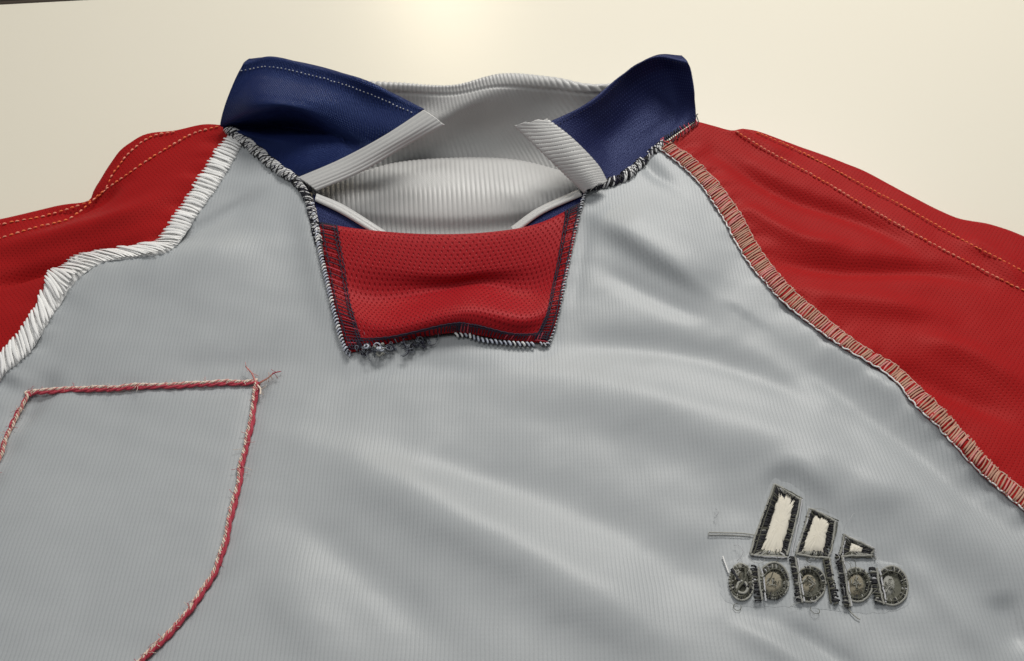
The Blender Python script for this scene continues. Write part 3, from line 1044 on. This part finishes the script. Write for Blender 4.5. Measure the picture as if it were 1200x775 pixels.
# --- top stitching
def dashes(name, P3, pitch, dash, r, mats, parent, lift=.03):
    s = Soup()
    L = length(P3)
    cnt = int(L / pitch)
    D = spline(P3, cnt * 8)
    k = max(3, int(8 * dash))
    for i in range(cnt):
        c = D[i * 8:i * 8 + k].copy()
        if len(c) < 3:
            continue
        q = np.linspace(0, 1, len(c))
        c[:, 2] += lift + .03 * np.sin(q * np.pi)
        c[:, :2] += rng.normal(0, .012, 2)
        s.tube(c, r * (1 + rng.normal(0, .15)) * (.6 + .6 * np.sin(q * np.pi)), rng.integers(len(mats)), 5)
    return s.build(name, mats, parent, kind='stuff')


for pl, mm in (([(862, 155), (900, 178), (950, 205), (1010, 240), (1080, 280), (1140, 312), (1212, 348), (1262, 372)], ['orange2_t', 'orange2_t', 'orange_t']),
               ([(886, 156), (940, 180), (1000, 212), (1060, 244), (1120, 278), (1165, 302), (1212, 326), (1262, 348)], ['orange_t'])):
    dashes('top_stitching', spline(surf(pl), 200), .22, .95, .032, mm, sleeve_r, .035)
for pl in ([(256, 149), (226, 158), (190, 178), (150, 205), (118, 228), (84, 256), (40, 268), (-20, 286), (-56, 292)], [(205, 155), (176, 162), (150, 182), (132, 206), (115, 232), (60, 252), (0, 264), (-20, 268), (-56, 276)]):
    dashes('top_stitching', spline(surf(pl), 200), .27, .8, .036, ['orange_t', 'orange2_t', 'orange_t'], sleeve_l)


def on_grid(G, v, n):
    j = v * (G.shape[0] - 1)
    j0 = int(j)
    P = G[j0] * (1 - (j - j0)) + G[min(j0 + 1, G.shape[0] - 1)] * (j - j0)
    return spline(P[2:-2], n)


dashes('collar_stitching', on_grid(LEAF_L, .80, 200), .19, .6, .022, ['blue_t', 'lightgrey_t'], leaf_l, lift=.02)
dashes('collar_stitching', on_grid(LEAF_R, .74, 200), .19, .6, .015, ['navy_t'], leaf_r, lift=.02)

# ------------------------------------------------------------------ pocket outline
pocket = None
for k, pl in enumerate(POCKET):
    base = spline(surf(pl, .06), 700)
    T = np.gradient(base, axis=0)
    T /= np.linalg.norm(T, axis=1)[:, None]
    S = np.cross(T, [0, 0, 1.0])
    S /= np.linalg.norm(S, axis=1)[:, None]
    arc = np.concatenate([[0], np.cumsum(np.linalg.norm(np.diff(base, axis=0), axis=1))])
    s = Soup()
    sgn = 1 if k != 2 else -1
    wob = .02 * np.sin(arc * 2.3) + .012 * np.sin(arc * 5.1 + 1)
    side_off = {0: -.05, 1: .07, 2: -.05}[k]
    # crimson ply pair
    for ph in (0, math.pi):
        a_ = arc * 2 * math.pi / .9 + ph + .6 * np.sin(arc * 1.7)
        C = base + S * (side_off * .8 + wob + .042 * np.cos(a_))[:, None] + np.array([0, 0, 1]) * (.03 + .03 * np.sin(a_))[:, None]
        s.tube(C, (.064 if k == 2 else .052) * (1 + .12 * np.sin(arc * 9 + ph)), 0, 6)
    # cream ply wound along its other side
    for ph in (0, 2.1, 4.2):
        a_ = arc * 2 * math.pi / .34 + ph
        C = base + S * (-side_off * .7 + wob + .045 * np.cos(a_) + .02 * np.sin(arc * 3.7))[:, None] + np.array([0, 0, 1]) * (.065 + .032 * np.sin(a_))[:, None]
        s.tube(C, .030 + .012 * np.sin(arc * 3 + ph), 1 if ph != 2.1 else 2, 5)
    # stray fibres
    for _ in range(int(arc[-1] * 7)):
        i = rng.integers(5, 690)
        dirn = S[i] * rng.normal(0, 1) + T[i] * rng.normal(0, .8) + [0, 0, .35]
        q = np.linspace(0, 1, 5)
        c = base[i] + [0, 0, .1] + dirn * (q * rng.uniform(.08, .22))[:, None] + rng.normal(0, .015, (5, 3))
        s.tube(c, .009, rng.integers(0, 3), 4)
    seg = s.build('pocket_cord', ['crim_t', 'cream_t', 'pink_t'], jersey)
    seg['label'] = 'red and cream cord outlining the pocket'

for pl, mm, r in (([(300, 450), (296, 440), (289, 433)], 'pink_t', .035), ([(302, 450), (314, 445), (322, 440), (330, 439)], 'crim_t', .03),
                  ([(303, 450), (312, 447), (320, 443)], 'tan_t', .025), ([(301, 451), (306, 458), (306, 466)], 'cream_t', .04)):
    C = spline(surf(pl, .12), 24)
    C[:, 2] += np.linspace(0, .2, 24)
    s = Soup()
    s.tube(C, np.linspace(r * 1.2, r * .7, 24), 0)
    for _ in range(5):
        i = rng.integers(14, 23)
        s.tube(C[i] + np.outer(np.linspace(0, 1, 4), rng.normal(0, .12, 3)), .01, 0, 4)
    s.build('loose_thread', [mm], jersey)

# ------------------------------------------------------------------ embroidered emblem, seen from the back
LX, LY, LS = 820.0, 550.0, 4.28


def lp(x, y):
    return (LX + x / LS, LY + y / LS)


def patch(name, pts, mats, parent, off, dome, jag=0.0, n=90):
    """low domed felt patch with an uneven outline"""
    P = np.array([lp(*p) for p in pts])
    C = spline(np.vstack([P, P[:1]]), n + 1)[:-1] if len(pts) > 4 else np.vstack([np.linspace(P[i], P[(i + 1) % len(P)], n // len(P), endpoint=False) for i in range(len(P))])
    cen = C.mean(0)
    n = len(C)
    rr = 1 + rng.normal(0, jag, n)
    V, Fc = [], []
    K = 5
    for k in range(K):
        t = 1 - k / K
        ring = surf(cen + (C - cen) * (t * (rr if k == 0 else 1 + (rr - 1) * .5))[:, None], off)
        ring[:, 2] += dome * (1 - t ** 2) + (rng.normal(0, dome * .12, n) if k else 0)
        if k == 0:
            ring[:, 2] -= off * .7
        V.append(ring)
    V.append(surf(cen[None], off + dome))
    for k in range(K - 1):
        for i in range(n):
            j = (i + 1) % n
            Fc.append([k * n + i, k * n + j, (k + 1) * n + j, (k + 1) * n + i])
    for i in range(n):
        Fc.append([(K - 1) * n + i, (K - 1) * n + (i + 1) % n, K * n])
    Fc = [f[::-1] for f in Fc]
    return obj(name, np.vstack(V), Fc, mats, parent)


backing = patch('emblem_backing', [(95, 560), (130, 470), (240, 430), (270, 330), (340, 90), (400, 50), (520, 120), (540, 180), (690, 240), (740, 310), (880, 380), (900, 450), (1030, 490), (1070, 590), (1010, 700), (800, 720), (500, 690), (250, 690), (130, 660)], 'grey', jersey, .02, .02, .01, 140)
uvl = backing.data.uv_layers.new(name='UVMap')
for l_ in backing.data.loops:
    v_ = backing.data.vertices[l_.vertex_index].co
    uvl.data[l_.index].uv = (v_.x * 100, v_.y * 100)
backing.name = 'emblem'
backing['label'] = 'dark embroidered emblem of three slanted bars over mirrored letters, seen from its back'


def satin(s, A, B, cnt, r, weights, jit=.03, arch=.05, off=.05):
    """short threads between two lines (photo points)"""
    A, B = spline(surf(A, off), cnt), spline(surf(B, off), cnt)
    w = np.array(weights) / sum(weights)
    for i in range(cnt):
        a = A[i] + rng.normal(0, jit, 3) * [1, 1, .3]
        b_ = B[i] + rng.normal(0, jit, 3) * [1, 1, .3]
        q = np.linspace(0, 1, 5)
        c = a + (b_ - a) * q[:, None]
        c[:, 2] += arch * np.sin(q * np.pi)
        s.tube(c, r * (1 + rng.normal(0, .2)), rng.choice(len(w), p=w), 5)


def run(s, pl, r, mi, off=.08, wob=.015, n=60):
    C = spline(surf([lp(*p) for p in pl], off), n)
    C += np.cumsum(rng.normal(0, wob * .3, (n, 3)), 0) * [1, 1, .2]
    C[:, 2] = np.maximum(C[:, 2], H(C) + off * .6)
    s.tube(C, r, mi, 5)


THR = ['black_t', 'olive_t', 'grey_t', 'lightgrey_t']


def bar(outer, inner):
    tl, tr, br, bl = outer
    itl, itr, ibr, ibl = inner
    o = patch('bar', [tl, tr, br, bl], 'black_t', backing, .05, .02, .01)
    s = Soup()
    for (a, b_, c, d, wts) in ((tl, bl, itl, ibl, [9, 2, .4, .0]), (tr, br, itr, ibr, [9, 2, .4, .0]), (bl, br, ibl, ibr, [2, 4, 4, .3]), (tl, tr, itl, itr, [4, 3, 3, .5])):
        L = math.hypot(b_[0] - a[0], b_[1] - a[1])
        satin(s, [lp(*a), lp(*b_)], [lp(*c), lp(*d)], max(8, int(L / 6)), .024, wts, .022, .03, .09)
    for (a, b_) in ((tl, bl), (tr, br), (tl, tr), (bl, br)):
        run(s, [a, ((a[0] + b_[0]) / 2 + 3, (a[1] + b_[1]) / 2), b_], .042, 2, .12)
        run(s, [(a[0] + 9, a[1] + 4), (b_[0] + 9, b_[1] + 2)], .022, 3 if rng.random() < .5 else 1, .12)
    s.build('satin_stitching', THR, o, kind='stuff')
    patch('bar_fill', [itl, itr, ibr, ibl], 'ivory', o, .10, .04, .09)


bar([(375, 75), (505, 145), (440, 440), (255, 428)], [(400, 108), (482, 150), (412, 420), (306, 408)])
bar([(550, 198), (680, 260), (640, 440), (480, 425)], [(576, 222), (654, 256), (620, 420), (508, 408)])
bar([(725, 328), (872, 398), (866, 436), (700, 436)], [(758, 366), (826, 394), (812, 420), (742, 416)])


def letter(stem_, ring, inner, fill, wts, extra=None):
    (cx, cy, rx, ry), (ix, iy, jx, jy) = ring, inner
    th = np.linspace(0, 2 * np.pi, 40, endpoint=False)
    o = patch('letter', [(cx + rx * math.cos(t), cy + ry * math.sin(t)) for t in th], 'olive_t', backing, .04, .02, .02)
    s = Soup()
    th2 = np.linspace(0, 2 * np.pi, 60)
    A = [lp(cx + rx * math.cos(t), cy + ry * math.sin(t)) for t in th2]
    B = [lp(ix + jx * math.cos(t), iy + jy * math.sin(t)) for t in th2]
    B = [lp(cx + rx * .66 * math.cos(t), cy + ry * .66 * math.sin(t)) for t in th2]
    satin(s, A, B, 64, .022, wts, .015, .04, .1)
    run(s, [(cx + rx * math.cos(t), cy + ry * math.sin(t)) for t in th2], .042, 2, .10, .012, 90)
    run(s, [(cx + rx * .8 * math.cos(t), cy + ry * .8 * math.sin(t)) for t in th2], .024, 1, .15, .02, 90)
    if stem_:
        (x0, y0), (x1, y1), hw = stem_
        satin(s, [lp(x0 - hw, y0), lp(x1 - hw, y1)], [lp(x0 + hw * .3, y0 + 2), lp(x1 + hw * .3, y1 + 2)], int(abs(y1 - y0) / 7), .030, [8, 2, .6, .1], .03, .05, .11)
        run(s, [(x0 + hw * .7, y0), ((x0 + x1) / 2 + hw * .6, (y0 + y1) / 2), (x1 + hw * .7, y1)], .04, 2, .15)
        run(s, [(x0 + hw * 1.3, y0 + 8), ((x0 + x1) / 2 + hw * 1.2, (y0 + y1) / 2), (x1 + hw * 1.2, y1 - 5)], .032, 3, .13)
    if extra:
        extra(s)
    for _ in range(16):
        a0, q0 = rng.uniform(0, 6.28), rng.uniform(0, .75)
        x0, y0 = ix + jx * q0 * math.cos(a0), iy + jy * q0 * math.sin(a0)
        dx, dy = rng.normal(0, 9), rng.normal(0, 12)
        run(s, [(x0 - dx, y0 - dy), (x0 + 2, y0), (x0 + dx, y0 + dy)], .016, int(rng.choice([1, 2, 2])), .17, .012, 12)
    s.build('satin_stitching', THR, o, kind='stuff')
    patch('letter_fill', [(ix + jx * math.cos(t), iy + jy * math.sin(t)) for t in th[::2]], fill, o, .10, .035, .05)
    return o


letter(None, (208, 566, 62, 92), (186, 530, 26, 32), 'felt', [3, 6, 3, .2],
       lambda s: (run(s, [(215 + 26 * math.cos(t), 596 + 28 * math.sin(t)) for t in np.linspace(0, 6.28, 30)], .05, 2, .16),
                  run(s, [(160, 500), (200, 560), (250, 600)], .05, 0, .17), run(s, [(230, 500), (225, 560), (180, 620)], .05, 1, .17)))
letter(((280, 490), (298, 658), 22), (370, 566, 76, 88), (364, 562, 50, 55), 'felt', [3, 6, 3, .2])
letter(((468, 440), (506, 668), 18), (552, 576, 76, 88), (546, 570, 42, 46), 'felt', [3, 6, 3, .2])
o = letter(((700, 435), (745, 690), 16), (790, 580, 72, 84), (782, 578, 46, 56), 'felt', [3, 6, 3, .2])
letter(((872, 495), (905, 672), 24), (962, 586, 80, 98), (948, 580, 34, 52), 'grey_t', [3, 6, 3, .3])
s = Soup()   # the narrow letter between the rings
satin(s, [lp(622, 452), lp(668, 672)], [lp(648, 450), lp(694, 672)], 34, .032, [8, 2, .6, .1], .03, .06, .1)
run(s, [(655, 445), (678, 560), (700, 668)], .04, 2, .14)
run(s, [(620, 455), (642, 560), (664, 672)], .03, 1, .14)
s.build('letter', THR, backing)

fuzz('fuzz', 955, 705, 48, 5, 10, .008, .6, ['grey_t', 'lightgrey_t', 'olive_t'], backing, .05, 11)
fuzz('fuzz', 950, 655, 46, 4, 16, .009, .8, ['grey_t', 'lightgrey_t', 'olive_t'], backing, .12, 12)
fuzz('fuzz', 940, 600, 34, 6, 3, .008, .4, ['grey_t', 'lightgrey_t'], backing, .06, 13)
for pl, mm, r in (([(847, 652), (850, 661), (854, 672)], 'white_t', .028), ([(831, 624), (850, 624.5), (868, 625), (884, 627)], 'grey_t', .022),
                  ([(831, 624), (831, 627), (850, 627), (880, 628.5)], 'grey_t', .014), ([(992, 706), (996, 716), (1004, 724), (1008, 726)], 'grey_t', .02),
                  ([(601, 385), (606, 390), (612, 392)], 'lightgrey_t', .015)):
    C = spline(surf(pl, .08), 30)
    s = Soup()
    s.tube(C, r, 0, 5)
    s.build('loose_thread', [mm], jersey)
